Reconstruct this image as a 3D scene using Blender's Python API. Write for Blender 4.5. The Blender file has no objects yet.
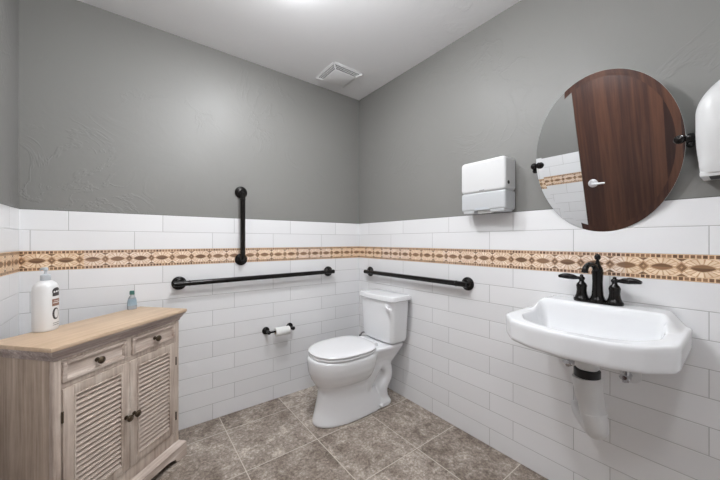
import bpy, bmesh, math, random
from mathutils import Vector, Matrix, noise
random.seed(7)
PI = math.pi
scene = bpy.context.scene

# ------------------------------------------------------------------ camera
F_PX, PSI = 300.0, math.radians(52.72)
CAM = Vector((-1.6289, -2.1547, 1.1723))
cd = bpy.data.cameras.new('camera')
cam = bpy.data.objects.new('camera', cd)
scene.collection.objects.link(cam)
cam.location = CAM
cam.rotation_euler = (PI / 2, 0, PSI - PI / 2)
cd.sensor_width = 36.0
cd.lens = 36.0 * F_PX / 720.0
cd.shift_y = 1.0 / 720.0
cd.clip_start = 0.02
scene.camera = cam

# ------------------------------------------------------------------ world, lights, exposure
world = bpy.data.worlds.new('world')
scene.world = world
world.use_nodes = True
world.node_tree.nodes['Background'].inputs[0].default_value = (0.8, 0.85, 0.9, 1)
world.node_tree.nodes['Background'].inputs[1].default_value = 0.05
LIGHTS = [(-1.02, -0.82, 0.45), (-1.16, -1.30, 0.85), (-1.60, -2.28, 0.5)]     # flush dome, unseen globes added to even out the light
LAMP_COLOR = (0.95, 0.972, 1.0)
LAMP_W, DOME, FILL_GLOBE = 12.0, 90.0, 83.0       # downlight watts, radiance of the dome and of the added fill globes
ROOM_Z = 2.44
for lx, ly, rel in LIGHTS:
    if ly < -1: continue
    ld = bpy.data.lights.new('downlight_lamp', 'AREA')
    ld.shape = 'DISK'; ld.size = 0.12; ld.energy = LAMP_W * rel; ld.color = LAMP_COLOR
    lo = bpy.data.objects.new('downlight_lamp', ld)
    lo.location = (lx, ly, ROOM_Z - 0.038)
    scene.collection.objects.link(lo)
vs = scene.view_settings
vs.view_transform = 'Standard'; vs.look = 'None'; vs.gamma = 1.0; vs.use_curve_mapping = False
vs.exposure = 0.93

# ------------------------------------------------------------------ helpers
def srgb(r, g, b):
    f = lambda c: (c / 255) / 12.92 if c / 255 <= 0.04045 else ((c / 255 + 0.055) / 1.055) ** 2.4
    return (f(r), f(g), f(b), 1.0)

class NT:
    """small wrapper to write node graphs as expressions"""
    def __init__(self, name):
        self.m = bpy.data.materials.new(name); self.m.use_nodes = True
        self.t = self.m.node_tree; self.n = self.t.nodes; self.l = self.t.links
        self.bsdf = self.n['Principled BSDF']
        self.co = self.n.new('ShaderNodeTexCoord').outputs['Object']
    def put(self, sock, v):
        if isinstance(v, bpy.types.NodeSocket): self.l.new(v, sock)
        else: sock.default_value = v
    def math(self, op, a, b=0.0, c=0.0, clamp=False):
        n = self.n.new('ShaderNodeMath'); n.operation = op; n.use_clamp = clamp
        self.put(n.inputs[0], a); self.put(n.inputs[1], b); self.put(n.inputs[2], c)
        return n.outputs[0]
    def sep(self, v=None):
        n = self.n.new('ShaderNodeSeparateXYZ'); self.l.new(v or self.co, n.inputs[0]); return n.outputs
    def comb(self, x, y, z):
        n = self.n.new('ShaderNodeCombineXYZ')
        for i, q in enumerate((x, y, z)): self.put(n.inputs[i], q)
        return n.outputs[0]
    def mix(self, f, a, b, blend='MIX'):
        n = self.n.new('ShaderNodeMix'); n.data_type = 'RGBA'; n.blend_type = blend
        self.put(n.inputs[0], f); self.put(n.inputs[6], a); self.put(n.inputs[7], b)
        return n.outputs[2]
    def noise(self, vec, scale, detail=3, rough=0.5, dist=0.0):
        n = self.n.new('ShaderNodeTexNoise'); self.put(n.inputs['Vector'], vec)
        n.inputs['Scale'].default_value = scale; n.inputs['Detail'].default_value = detail
        n.inputs['Roughness'].default_value = rough; n.inputs['Distortion'].default_value = dist
        return n.outputs[0]
    def white(self, vec):
        n = self.n.new('ShaderNodeTexWhiteNoise'); self.put(n.inputs['Vector'], vec); return n.outputs[0]
    def scale(self, v, s):
        n = self.n.new('ShaderNodeVectorMath'); n.operation = 'MULTIPLY'; self.put(n.inputs[0], v)
        n.inputs[1].default_value = s; return n.outputs[0]
    def ramp(self, f, stops):
        n = self.n.new('ShaderNodeValToRGB'); self.put(n.inputs[0], f)
        e = n.color_ramp.elements
        while len(e) < len(stops): e.new(0.5)
        for q, (p, c) in zip(e, stops): q.position = p; q.color = c
        return n.outputs[0]
    def sstep(self, v, a, b):
        n = self.n.new('ShaderNodeMapRange'); n.interpolation_type = 'SMOOTHSTEP'
        self.put(n.inputs[0], v); n.inputs[1].default_value = a; n.inputs[2].default_value = b
        return n.outputs[0]
    def bump(self, h, strength=0.3, dist=0.002):
        n = self.n.new('ShaderNodeBump'); self.put(n.inputs['Height'], h)
        n.inputs['Strength'].default_value = strength; n.inputs['Distance'].default_value = dist
        self.l.new(n.outputs[0], self.bsdf.inputs['Normal'])
    def out(self, col=None, rough=None, metal=None, **kw):
        if col is not None: self.put(self.bsdf.inputs['Base Color'], col)
        if rough is not None: self.put(self.bsdf.inputs['Roughness'], rough)
        if metal is not None: self.put(self.bsdf.inputs['Metallic'], metal)
        for k, v in kw.items(): self.put(self.bsdf.inputs['Specular IOR Level' if k == 'Specular_IOR_Level' else k], v)
        return self.m

def plain(name, c, rough=0.5, metal=0.0, var=0.04, nscale=30, **kw):
    t = NT(name)
    f = t.noise(t.co, nscale, 4)
    lo = tuple(x * (1 - var) for x in c[:3]) + (1,); hi = tuple(min(1, x * (1 + var)) for x in c[:3]) + (1,)
    return t.out(t.mix(f, lo, hi), rough, metal, **kw)

# ---- mesh helpers (everything goes into a bmesh) ----
def B(): return bmesh.new()
def merge(dst, src, mat=0, M=None):
    me = bpy.data.meshes.new('tmp')
    if M is not None: bmesh.ops.transform(src, matrix=M, verts=src.verts)
    for f in src.faces: f.material_index = mat
    src.to_mesh(me); src.free(); dst.from_mesh(me); bpy.data.meshes.remove(me)
def box(bm, x0, x1, y0, y1, z0, z1, bev=0.0, seg=2, mat=0, M=None):
    s = bmesh.new(); bmesh.ops.create_cube(s, size=1)
    for v in s.verts:
        v.co = Vector(((x0 + x1) / 2 + v.co.x * (x1 - x0), (y0 + y1) / 2 + v.co.y * (y1 - y0), (z0 + z1) / 2 + v.co.z * (z1 - z0)))
    if bev: bmesh.ops.bevel(s, geom=s.edges[:], offset=bev, segments=seg, profile=0.5, affect='EDGES')
    merge(bm, s, mat, M)
def loft(bm, rings, closed=True, cap0=True, cap1=True, mat=0, M=None):
    s = bmesh.new(); vr = [[s.verts.new(p) for p in r] for r in rings]
    n = len(rings[0])
    for a, b in zip(vr, vr[1:]):
        for i in range(n if closed else n - 1):
            j = (i + 1) % n
            s.faces.new((a[i], a[j], b[j], b[i]))
    if cap0: s.faces.new(vr[0][::-1])
    if cap1: s.faces.new(vr[-1])
    bmesh.ops.recalc_face_normals(s, faces=s.faces)
    merge(bm, s, mat, M)
def frame_for(d, up=Vector((0, 0, 1))):
    d = d.normalized()
    if abs(d.dot(up)) > 0.99: up = Vector((1, 0, 0))
    a = up.cross(d).normalized(); return a, d.cross(a).normalized()
def lathe(bm, prof, origin=(0, 0, 0), axis=(0, 0, 1), n=32, cap=True, mat=0, sy=1.0):
    o = Vector(origin); d = Vector(axis).normalized(); a, b = frame_for(d)
    rings = [[o + d * h + a * (r * math.cos(2 * PI * i / n)) + b * (r * sy * math.sin(2 * PI * i / n)) for i in range(n)] for r, h in prof]
    loft(bm, rings, True, cap, cap, mat)
def smooth_path(pts, sub=6):
    P = [Vector(p) for p in pts]; out = []
    for i in range(len(P) - 1):
        p0 = P[max(i - 1, 0)]; p1 = P[i]; p2 = P[i + 1]; p3 = P[min(i + 2, len(P) - 1)]
        for k in range(sub):
            t = k / sub
            out.append(0.5 * ((2 * p1) + (-p0 + p2) * t + (2 * p0 - 5 * p1 + 4 * p2 - p3) * t * t + (-p0 + 3 * p1 - 3 * p2 + p3) * t ** 3))
    out.append(P[-1]); return out
def tube(bm, pts, rad, n=16, smooth=True, sub=6, mat=0, flat=1.0):
    P = smooth_path(pts, sub) if smooth else [Vector(p) for p in pts]
    m = len(P)
    if not hasattr(rad, '__len__'): R = [rad] * m
    else:
        R = []
        for i in range(m):
            q = i / (m - 1) * (len(rad) - 1); k = min(int(q), len(rad) - 2); R.append(rad[k] + (rad[k + 1] - rad[k]) * (q - k))
    rings = []; a = None
    for i, p in enumerate(P):
        d = (P[min(i + 1, m - 1)] - P[max(i - 1, 0)]).normalized()
        if a is None: a, b = frame_for(d)
        else:
            a = (a - d * a.dot(d)).normalized(); b = d.cross(a).normalized()
        rings.append([p + a * R[i] * math.cos(2 * PI * k / n) + b * R[i] * flat * math.sin(2 * PI * k / n) for k in range(n)])
    loft(bm, rings, mat=mat)
def ball(bm, c, r, s=(1, 1, 1), n=16, mat=0):
    q = bmesh.new(); bmesh.ops.create_uvsphere(q, u_segments=n * 2, v_segments=n, radius=r)
    merge(bm, q, mat, Matrix.Translation(c) @ Matrix.Diagonal((s[0], s[1], s[2], 1)))
def prism(bm, pts2, fn, h0, h1, mat=0, bev=0.0, seg=2):
    """extrude outline pts2; fn(u,v,h) -> 3D"""
    s = bmesh.new()
    a = [s.verts.new(fn(u, v, h0)) for u, v in pts2]; b = [s.verts.new(fn(u, v, h1)) for u, v in pts2]
    n = len(a); s.faces.new(a[::-1]); s.faces.new(b)
    for i in range(n): s.faces.new((a[i], a[(i + 1) % n], b[(i + 1) % n], b[i]))
    bmesh.ops.recalc_face_normals(s, faces=s.faces)
    if bev: bmesh.ops.bevel(s, geom=[e for e in s.edges if e.calc_face_angle(0) > 0.5], offset=bev, segments=seg, affect='EDGES')
    merge(bm, s, mat)

def obj(name, bm, mats, parent=None, smooth=True, angle=40):
    me = bpy.data.meshes.new(name); bm.to_mesh(me); bm.free()
    for m in (mats if isinstance(mats, (list, tuple)) else [mats]): me.materials.append(m)
    o = bpy.data.objects.new(name, me); scene.collection.objects.link(o)
    if smooth:
        me.shade_smooth()
        b = bmesh.new(); b.from_mesh(me)
        for e in b.edges:
            if len(e.link_faces) == 2 and e.calc_face_angle(0) > math.radians(angle): e.smooth = False
        b.to_mesh(me); b.free()
    if parent: o.parent = parent
    return o
def thing(name, label, cat, loc=(0, 0, 0), rotz=0.0, group=None):
    o = bpy.data.objects.new(name, None); scene.collection.objects.link(o)
    o.empty_display_size = 0.05
    o.location = loc; o.rotation_euler = (0, 0, rotz); o['label'] = label; o['category'] = cat
    if group: o['group'] = group
    return o
def struct(name, bm, mats, parent=None, smooth=False):
    o = obj(name, bm, mats, parent, smooth)
    if parent is None: o['kind'] = 'structure'
    return o
def relabel(o, s): o['label'] = s; return o

# ------------------------------------------------------------------ materials
def plaster(name, c):
    t = NT(name)
    n1 = t.noise(t.co, 3.2, 5, 0.55, 1.4)
    ridge = t.math('ABSOLUTE', t.math('SUBTRACT', n1, 0.5))
    patch = t.sstep(t.noise(t.scale(t.co, (1, 1, 1)), 1.9, 2), 0.46, 0.62)
    lines = t.math('MULTIPLY', t.math('SUBTRACT', 1.0, t.sstep(ridge, 0.0, 0.035)), patch)
    fine = t.noise(t.co, 45, 3)
    h = t.math('ADD', t.math('MULTIPLY', lines, 0.6), t.math('ADD', t.math('MULTIPLY', n1, 1.2), t.math('MULTIPLY', fine, 0.12)))
    t.bump(h, 0.28, 0.006)
    return t.out(c, 0.45, Specular_IOR_Level=0.4)
M_wall = plaster('grey_plaster', srgb(133, 132, 129))
M_ceil = plaster('ceiling_paint', srgb(240, 240, 241))
M_ceil.node_tree.nodes['Principled BSDF'].inputs['Roughness'].default_value = 0.55

ROW, TL = 0.1024, 0.410
BAND0, BAND1, TOP = 1.024, 1.123, 1.330
def tile_mat(name, axis, s_odd, s_even):
    """4x16 inch running bond white tile, one mosaic course between BAND0 and BAND1"""
    t = NT(name)
    x, y, z = t.sep()[:3]
    s = x if axis == 'x' else y
    # ---- white field tile
    below = t.math('LESS_THAN', z, (BAND0 + BAND1) / 2)
    rb = t.math('DIVIDE', t.math('SUBTRACT', BAND0, z), ROW)
    ra = t.math('ADD', t.math('DIVIDE', t.math('SUBTRACT', TOP, z), 0.1035), 20.0)
    r = t.math('ADD', t.math('MULTIPLY', below, rb), t.math('MULTIPLY', t.math('SUBTRACT', 1.0, below), ra))
    ri = t.math('FLOOR', r); rf = t.math('SUBTRACT', r, ri)
    par = t.math('FLOORED_MODULO', ri, 2.0)
    off = t.math('ADD', s_odd, t.math('MULTIPLY', par, s_even - s_odd))
    u = t.math('DIVIDE', t.math('SUBTRACT', s, off), TL)
    ui = t.math('FLOOR', u); uf = t.math('SUBTRACT', u, ui)
    dz = t.math('MULTIPLY', t.math('MINIMUM', rf, t.math('SUBTRACT', 1.0, rf)), ROW)
    du = t.math('MULTIPLY', t.math('MINIMUM', uf, t.math('SUBTRACT', 1.0, uf)), TL)
    dd = t.math('MINIMUM', dz, du)
    tile = t.sstep(dd, 0.0008, 0.0016)
    edge = t.sstep(dd, 0.0008, 0.0045)
    rnd = t.white(t.comb(ui, ri, 3.0))
    shade = t.mix(rnd, srgb(232, 232, 233), srgb(238, 238, 239))
    field = t.mix(tile, srgb(176, 175, 174), shade)
    wav = t.noise(t.co, 9, 2)
    # ---- mosaic
    PER, PH = (0.1039, -1.068) if axis == 'x' else (0.1051, -1.203)
    zc, hh = (BAND0 + BAND1) / 2, (BAND1 - BAND0)
    q = t.math('DIVIDE', t.math('SUBTRACT', z, zc), hh)            # -.5 .. .5
    aq = t.math('ABSOLUTE', q)
    pu = t.math('ADD', t.math('DIVIDE', t.math('SUBTRACT', s, PH), PER), 0.5); pi_ = t.math('FLOOR', pu)
    p = t.math('SUBTRACT', t.math('SUBTRACT', pu, pi_), 0.5)        # 0 at the eye
    ap = t.math('ABSOLUTE', p)
    sq = lambda a: t.math('MULTIPLY', a, a)
    wob = t.math('MULTIPLY', t.math('SUBTRACT', t.noise(t.co, 60, 1), 0.5), 0.10)
    eye = t.math('ADD', t.math('ADD', sq(t.math('DIVIDE', p, 0.29)), sq(t.math('DIVIDE', q, 0.125))), wob)
    # lens shape: sharpen the tips
    eye = t.math('ADD', eye, t.math('MULTIPLY', t.math('MULTIPLY', ap, aq), 16.0))
    is_eye = t.math('LESS_THAN', eye, 1.0); eye_g = t.math('MULTIPLY', t.math('GREATER_THAN', eye, 1.0), t.math('LESS_THAN', eye, 1.45))
    big = t.math('ADD', sq(t.math('DIVIDE', p, 0.47)), sq(t.math('DIVIDE', q, 0.345)))
    in_big = t.math('LESS_THAN', big, 1.0)
    ang = t.math('ARCTAN2', t.math('MULTIPLY', q, 1.25), t.math('MULTIPLY', p, 0.72))
    fan = t.math('MULTIPLY', ang, 19 / (2 * PI)); fi = t.math('FLOOR', fan); ff = t.math('SUBTRACT', fan, fi)
    fan_g = t.math('LESS_THAN', t.math('MINIMUM', ff, t.math('SUBTRACT', 1.0, ff)), 0.14)
    big_g = t.math('MULTIPLY', t.math('GREATER_THAN', big, 0.93), t.math('LESS_THAN', big, 1.06))
    ep = t.math('SUBTRACT', 0.5, ap)
    dia = t.math('ADD', t.math('DIVIDE', ep, 0.14), t.math('DIVIDE', aq, 0.17))
    tri = t.math('ADD', t.math('DIVIDE', ep, 0.15), t.math('DIVIDE', t.math('SUBTRACT', 0.335, aq), 0.11))
    is_dia = t.math('LESS_THAN', dia, 1.0); dia_g = t.math('MULTIPLY', t.math('GREATER_THAN', dia, 1.0), t.math('LESS_THAN', dia, 1.35))
    is_tri = t.math('LESS_THAN', tri, 1.0)
    dark = t.math('MAXIMUM', t.math('MAXIMUM', is_eye, is_dia), is_tri)
    grout_m = t.math('MAXIMUM', t.math('MAXIMUM', eye_g, dia_g), t.math('MAXIMUM', t.math('MULTIPLY', fan_g, in_big), big_g))
    cell = t.white(t.comb(pi_, fi, t.math('FLOOR', t.math('MULTIPLY', q, 2.0))))
    cell2 = t.white(t.comb(pi_, t.math('ADD', is_dia, t.math('MULTIPLY', is_tri, 2.0)), t.math('SIGN', q)))
    cream = t.mix(cell, srgb(232, 216, 198), srgb(250, 240, 228))
    brown = t.mix(cell2, srgb(112, 86, 66), srgb(156, 126, 102))
    grout_c = srgb(232, 208, 182)
    brown = t.mix(t.math('LESS_THAN', dia, 0.28), brown, srgb(206, 176, 148))
    mid = t.mix(dark, t.mix(grout_m, cream, grout_c), brown)
    line = t.math('MAXIMUM', t.math('MULTIPLY', t.math('SUBTRACT', 1.0, dark), grout_m), 0.0)
    mid = t.mix(t.math('MULTIPLY', line, 0.75), mid, srgb(198, 166, 136))
    # borders: small squares
    bu = t.math('DIVIDE', s, PER / 7.0); bi = t.math('FLOOR', bu); bf = t.math('SUBTRACT', bu, bi)
    bd = t.math('MINIMUM', bf, t.math('SUBTRACT', 1.0, bf))
    sqv = t.math('MULTIPLY', t.math('GREATER_THAN', bd, 0.13), t.math('MULTIPLY', t.math('GREATER_THAN', aq, 0.355), t.math('LESS_THAN', aq, 0.475)))
    bcol = t.mix(t.white(t.comb(bi, t.math('SIGN', q), 9.0)), srgb(96, 72, 56), srgb(168, 136, 110))
    border = t.mix(sqv, grout_c, bcol)
    mos = t.mix(t.math('GREATER_THAN', aq, 0.335), mid, border)
    # sheets differ in warmth
    sheet = t.white(t.comb(t.math('FLOOR', t.math('DIVIDE', s, 0.305)), 5.0, 1.0))
    mos = t.mix(0.75, mos, t.mix(sheet, srgb(255, 237, 210), srgb(252, 246, 248)), 'MULTIPLY')
    inband = t.math('MULTIPLY', t.math('GREATER_THAN', z, BAND0), t.math('LESS_THAN', z, BAND1))
    col = t.mix(inband, field, mos)
    rough = t.math('ADD', 0.16, t.math('ADD', t.math('MULTIPLY', inband, 0.25), t.math('MULTIPLY', t.math('SUBTRACT', 1.0, tile), 0.4)))
    hm = t.math('MULTIPLY', t.math('SUBTRACT', 1.0, inband), t.math('ADD', edge, t.math('MULTIPLY', wav, 0.35)))
    hb = t.math('MULTIPLY', inband, t.math('SUBTRACT', 1.0, t.math('MULTIPLY', line, 0.6)))
    t.bump(t.math('ADD', hm, hb), 0.35, 0.0015)
    return t.out(col, rough)
M_tileA = tile_mat('white_tile_back', 'x', -1.48, -1.206)
M_tileB = tile_mat('white_tile_right', 'y', -1.371, -1.238)
M_trim = plain('tile_edge_trim', srgb(92, 90, 88), 0.4)

def floor_mat():
    t = NT('stone_floor_tile')
    x, y, z = t.sep()[:3]
    P_ = 0.41
    u = t.math('DIVIDE', t.math('ADD', x, 0.345), P_); v = t.math('DIVIDE', t.math('ADD', y, 0.59), P_)
    ui = t.math('FLOOR', u); vi = t.math('FLOOR', v); uf = t.math('SUBTRACT', u, ui); vf = t.math('SUBTRACT', v, vi)
    d = t.math('MULTIPLY', t.math('MINIMUM', t.math('MINIMUM', uf, t.math('SUBTRACT', 1.0, uf)), t.math('MINIMUM', vf, t.math('SUBTRACT', 1.0, vf))), P_)
    tile = t.sstep(d, 0.0016, 0.0028)
    rn = t.white(t.comb(ui, vi, 2.0))
    vec = t.n.new('ShaderNodeVectorMath'); vec.operation = 'ADD'
    t.l.new(t.co, vec.inputs[0]); t.l.new(t.scale(t.comb(rn, rn, rn), (7, 3, 5)), vec.inputs[1])
    big = t.noise(vec.outputs[0], 6.0, 6, 0.62, 0.6)
    fine = t.noise(vec.outputs[0], 70, 5, 0.75)
    vein = t.noise(vec.outputs[0], 22, 5, 0.7, 1.0)
    m = t.math('ADD', t.math('ADD', t.math('MULTIPLY', big, 0.30), t.math('MULTIPLY', vein, 0.30)), t.math('MULTIPLY', fine, 0.40))
    m = t.math('ADD', m, t.math('MULTIPLY', t.math('SUBTRACT', rn, 0.5), 0.055))
    col = t.ramp(m, [(0.36, srgb(80, 68, 59)), (0.455, srgb(130, 117, 106)), (0.53, srgb(166, 154, 143)), (0.62, srgb(220, 211, 200))])
    col = t.mix(tile, srgb(206, 197, 186), col)
    t.bump(t.math('ADD', t.math('MULTIPLY', fine, 0.3), tile), 0.3, 0.002)
    return t.out(col, 0.5)
M_floor = floor_mat()

def door_mat():
    t = NT('dark_walnut_veneer')
    x, y, z = t.sep()[:3]
    st = t.math('FLOOR', t.math('DIVIDE', t.math('ADD', y, 0.035), 0.088))
    r = t.white(t.comb(st, 2.0, 7.0))
    g = t.noise(t.scale(t.co, (40, 40, 1.6)), 1.0, 6, 0.6, 0.3)
    f = t.math('ADD', t.math('MULTIPLY', r, 0.38), t.math('MULTIPLY', g, 0.62))
    return t.out(t.ramp(f, [(0.3, srgb(46, 28, 24)), (0.5, srgb(68, 43, 35)), (0.7, srgb(96, 63, 48))]), 0.35)
M_door = door_mat()

def wood(name, direction, c0, c1, c2, rough=0.6, amt=1.0):
    t = NT(name)
    sc = {'x': (1.6, 34, 34), 'z': (34, 34, 1.6)}[direction]
    g = t.noise(t.scale(t.co, sc), 1.0, 8, 0.68, 0.5)
    f = t.noise(t.scale(t.co, tuple(q * 4 for q in sc)), 1.0, 4, 0.7)
    w = t.noise(t.co, 7, 4)
    m = t.math('ADD', t.math('MULTIPLY', g, 0.6), t.math('ADD', t.math('MULTIPLY', f, 0.2), t.math('MULTIPLY', w, 0.2)))
    t.bump(m, 0.35, 0.0015)
    return t.out(t.ramp(m, [(0.34, c0), (0.5, c1), (0.62, c2)]), rough)
M_oakv = wood('whitewashed_oak_upright', 'z', srgb(150, 131, 118), srgb(196, 180, 167), srgb(220, 208, 197))
M_oakh = wood('whitewashed_oak_level', 'x', srgb(154, 135, 124), srgb(202, 186, 174), srgb(225, 213, 204))
M_oakside = wood('weathered_oak_side', 'z', srgb(142, 123, 106), srgb(182, 163, 146), srgb(206, 189, 174))
M_mould = wood('grey_washed_moulding', 'x', srgb(118, 104, 99), srgb(168, 152, 145), srgb(210, 197, 190))
M_oaktop = wood('tan_oak_top', 'x', srgb(182, 156, 130), srgb(202, 176, 149), srgb(214, 190, 164), 0.5)
M_slat = plain('whitewashed_slats', srgb(196, 180, 168), 0.6, 0.0, 0.1, 30)
M_bronze = plain('aged_bronze', srgb(86, 74, 60), 0.38, 0.8, 0.2, 80)
M_black = plain('oil_rubbed_black', srgb(30, 28, 27), 0.22, 0.55, 0.15, 40)
M_cer = plain('white_vitreous_china', srgb(238, 239, 241), 0.08, 0.0, 0.01, 4)
M_seat = plain('white_seat_plastic', srgb(236, 236, 238), 0.22, 0.0, 0.01, 4)
M_plast = plain('white_plastic', srgb(216, 216, 216), 0.3, 0.0, 0.01, 6)
M_plastd = plain('vent_white_plastic', srgb(240, 240, 240), 0.4, 0.0, 0.01, 6)
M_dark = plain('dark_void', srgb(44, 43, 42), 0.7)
M_grey = plain('grey_plastic', srgb(120, 120, 122), 0.4)
M_chrome = plain('chrome', srgb(205, 205, 208), 0.12, 1.0, 0.03)
M_nickel = plain('satin_nickel', srgb(232, 232, 234), 0.4, 0.5, 0.02)
M_paper = plain('white_paper', srgb(232, 232, 230), 0.9, 0.0, 0.02, 90)
M_core = plain('brown_cardboard', srgb(168, 146, 120), 0.85)
M_smoke = plain('frosted_window_plastic', srgb(196, 198, 200), 0.25, 0.0, 0.01)
M_teal = plain('teal_cap', srgb(62, 112, 104), 0.35)
M_clear = plain('clear_gel_plastic', srgb(222, 228, 232), 0.12, 0.0, 0.02, 10, **{'Transmission Weight': 0.55})
M_blue = plain('blue_label', srgb(146, 166, 180), 0.4, 0.0, 0.2, 120)
M_labdark = plain('dark_label', srgb(52, 48, 50), 0.4)
M_labbrown = plain('brown_label', srgb(140, 104, 88), 0.4, 0.0, 0.1)
M_lotion = plain('lotion_bottle_plastic', srgb(230, 230, 230), 0.28, 0.0, 0.01, 6)
M_pump = plain('pale_grey_pump_plastic', srgb(190, 195, 200), 0.3, 0.0, 0.02)
M_mirror = plain('mirror_silver', srgb(235, 237, 238), 0.006, 1.0, 0.0)
M_glassedge = plain('polished_glass_edge', srgb(200, 206, 204), 0.15, 0.3)
M_rubber = plain('black_rubber', srgb(20, 20, 22), 0.35)
M_hose = plain('braided_hose', srgb(150, 150, 152), 0.35, 0.6, 0.25, 400)
def lens_mat(power):
    t = NT('lamp_lens'); t.out((1, 1, 1, 1), 0.5)
    t.bsdf.inputs['Emission Color'].default_value = LAMP_COLOR + (1,); t.bsdf.inputs['Emission Strength'].default_value = power
    return t.m

# ------------------------------------------------------------------ room
XL, YF, RZ, TK = -2.062, -2.55, ROOM_Z, 0.003
bm = B(); box(bm, XL - 0.1, 0.1, YF - 0.1, 0.1, -0.1, 0); struct('floor', bm, M_floor)
bm = B(); box(bm, XL - 0.1, 0.1, YF - 0.1, 0.1, RZ, RZ + 0.1); struct('ceiling', bm, M_ceil)
def wall(name, x0, x1, y0, y1, tx0, tx1, ty0, ty1, tm, tiles=None):
    bm = B(); box(bm, x0, x1, y0, y1, 0, RZ)
    for a, b in (tiles or [((tx0, tx1), (ty0, ty1))]):
        box(bm, a[0], a[1], b[0], b[1], 0, TOP - 0.003, mat=1)
        box(bm, a[0], a[1], b[0], b[1], TOP - 0.003, TOP, mat=2)
    return struct(name, bm, [M_wall, tm, M_trim])
wall('wall_back', XL - 0.1, 0.1, TK, 0.1, XL - TK, TK, 0, TK, M_tileA)
wall('wall_right', TK, 0.1, YF - 0.1, TK, 0, TK, YF, 0, M_tileB)
DY0, DY1, DZ = -2.03, -1.105, 2.07
bm = B()
for y0, y1, z0, z1 in ((DY1, TK, 0, RZ), (YF - 0.1, DY0, 0, RZ), (DY0, DY1, DZ, RZ)):
    box(bm, XL - 0.1, XL - TK, y0, y1, z0, z1)
for y0, y1 in ((DY1, 0), (YF, DY0)):
    box(bm, XL - TK, XL, y0, y1, 0, TOP - 0.003, mat=1); box(bm, XL - TK, XL, y0, y1, TOP - 0.003, TOP, mat=2)
struct('wall_left', bm, [M_wall, M_tileB, M_trim])
wall('wall_front', XL - 0.1, 0.1, YF - 0.1, YF - TK, XL, 0, YF - TK, YF, M_tileA)
bm = B(); box(bm, XL - 0.045, XL - 0.001, DY0 + 0.002, DY1 - 0.002, 0.006, DZ - 0.002, 0.002)
door = struct('door_1', bm, M_door)
bm = B()
lathe(bm, [(0.0, 0), (0.040, 0), (0.040, 0.006), (0.035, 0.010), (0.012, 0.012), (0.011, 0.045), (0.0, 0.046)], (XL - 0.001, -1.19, 0.99), (1, 0, 0))
tube(bm, [(XL + 0.042, -1.19, 0.99), (XL + 0.046, -1.215, 0.991), (XL + 0.044, -1.26, 0.990), (XL + 0.040, -1.29, 0.988)], [0.013, 0.011, 0.010, 0.009], 12)
obj('door_handle', bm, M_nickel, door)

# ------------------------------------------------------------------ ceiling lamp, added fill globes and vent
lx, ly, rel = LIGHTS[0]
r = thing('dome_ceiling_light', 'flat round ceiling light glowing at the top edge of the photo', 'ceiling light', (lx, ly, RZ))
bm = B(); lathe(bm, [(0.076, -0.001), (0.076, -0.011), (0.084, -0.010), (0.088, -0.001)], n=48, cap=False)
obj('trim_ring', bm, M_plastd, r)
bm = B(); lathe(bm, [(0.075, -0.010), (0.072, -0.020), (0.060, -0.029), (0.034, -0.034), (0.0, -0.036)], n=48, cap=False)
obj('lamp_lens', bm, lens_mat(DOME * rel), r)
for k, (lx, ly, rel) in enumerate(LIGHTS[1:]):  # globes added out of view as fill; the rear one replaces camera flash
    r = thing('globe_ceiling_light', ['white glass globe hanging from the ceiling out in front of the mirror', 'white glass globe hanging from the ceiling near the door, behind the camera'][k], 'ceiling light', (lx, ly, RZ), group='white globe lights')
    bm = B(); lathe(bm, [(0.0, -0.001), (0.06, -0.001), (0.06, -0.012), (0.012, -0.03), (0.012, -0.13), (0.03, -0.14), (0.032, -0.156), (0.0, -0.156)], n=36, cap=False)
    obj('canopy', bm, M_plastd, r)
    bm = B(); ball(bm, (0, 0, -0.225), 0.07, n=20)
    obj('glass_globe', bm, lens_mat(FILL_GLOBE * rel), r)

vx0, vx1, vy0, vy1 = -0.497, -0.232, -0.362, -0.095
r = thing('exhaust_fan_grille', 'square white ceiling vent cover with slatted sloping sides near the corner', 'vent', ((vx0 + vx1) / 2, (vy0 + vy1) / 2, RZ))
hx, hy, ix, iy, dp = (vx1 - vx0) / 2, (vy1 - vy0) / 2, 0.090, 0.090, 0.021
bm = B(); fr = 0.012
for a in ((-hx, hx, -hy, -hy + fr), (-hx, hx, hy - fr, hy), (-hx, -hx + fr, -hy, hy), (hx - fr, hx, -hy, hy)):
    box(bm, *a, -0.006, -0.0005, 0.001)
for sx in (-1, 1):
    for sy in (-1, 1):
        tube(bm, [(sx * (hx - 0.006), sy * (hy - 0.006), -0.004), (sx * (ix), sy * iy, -dp)], 0.006, 8, smooth=False)
obj('frame', bm, M_plastd, r)
bm = B(); box(bm, -ix, ix, -iy, iy, -dp - 0.004, -dp + 0.002, 0.003); obj('centre_panel', bm, M_plastd, r)
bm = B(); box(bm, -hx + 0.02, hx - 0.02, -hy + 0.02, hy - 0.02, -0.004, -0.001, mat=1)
for side in range(4):
    R = Matrix.Rotation(side * PI / 2, 4, 'Z')
    for k in range(1, 4):                                    # long slats
        f = k / 4; w = hx + (ix - hx) * f; zz = -0.004 + (-dp + 0.004) * f
        box(bm, -w, w, -w - 0.0016, -w + 0.0016, zz - 0.001, zz + 0.001, M=R)
    for k in range(-9, 10):                                  # cross ribs
        tx = k * 0.0098 * 1.2
        s = bmesh.new(); bmesh.ops.create_cube(s, size=1)
        L = Vector((tx * 0.92 - tx, -ix + hx, -dp + 0.004)); 
        a = Vector((tx, -hx, -0.004)); c = a + L / 2
        M = R @ Matrix.Translation(c) @ L.to_track_quat('Y', 'Z').to_matrix().to_4x4() @ Matrix.Diagonal((0.0016, L.length, 0.002, 1))
        merge(bm, s, 0, M)
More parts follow.
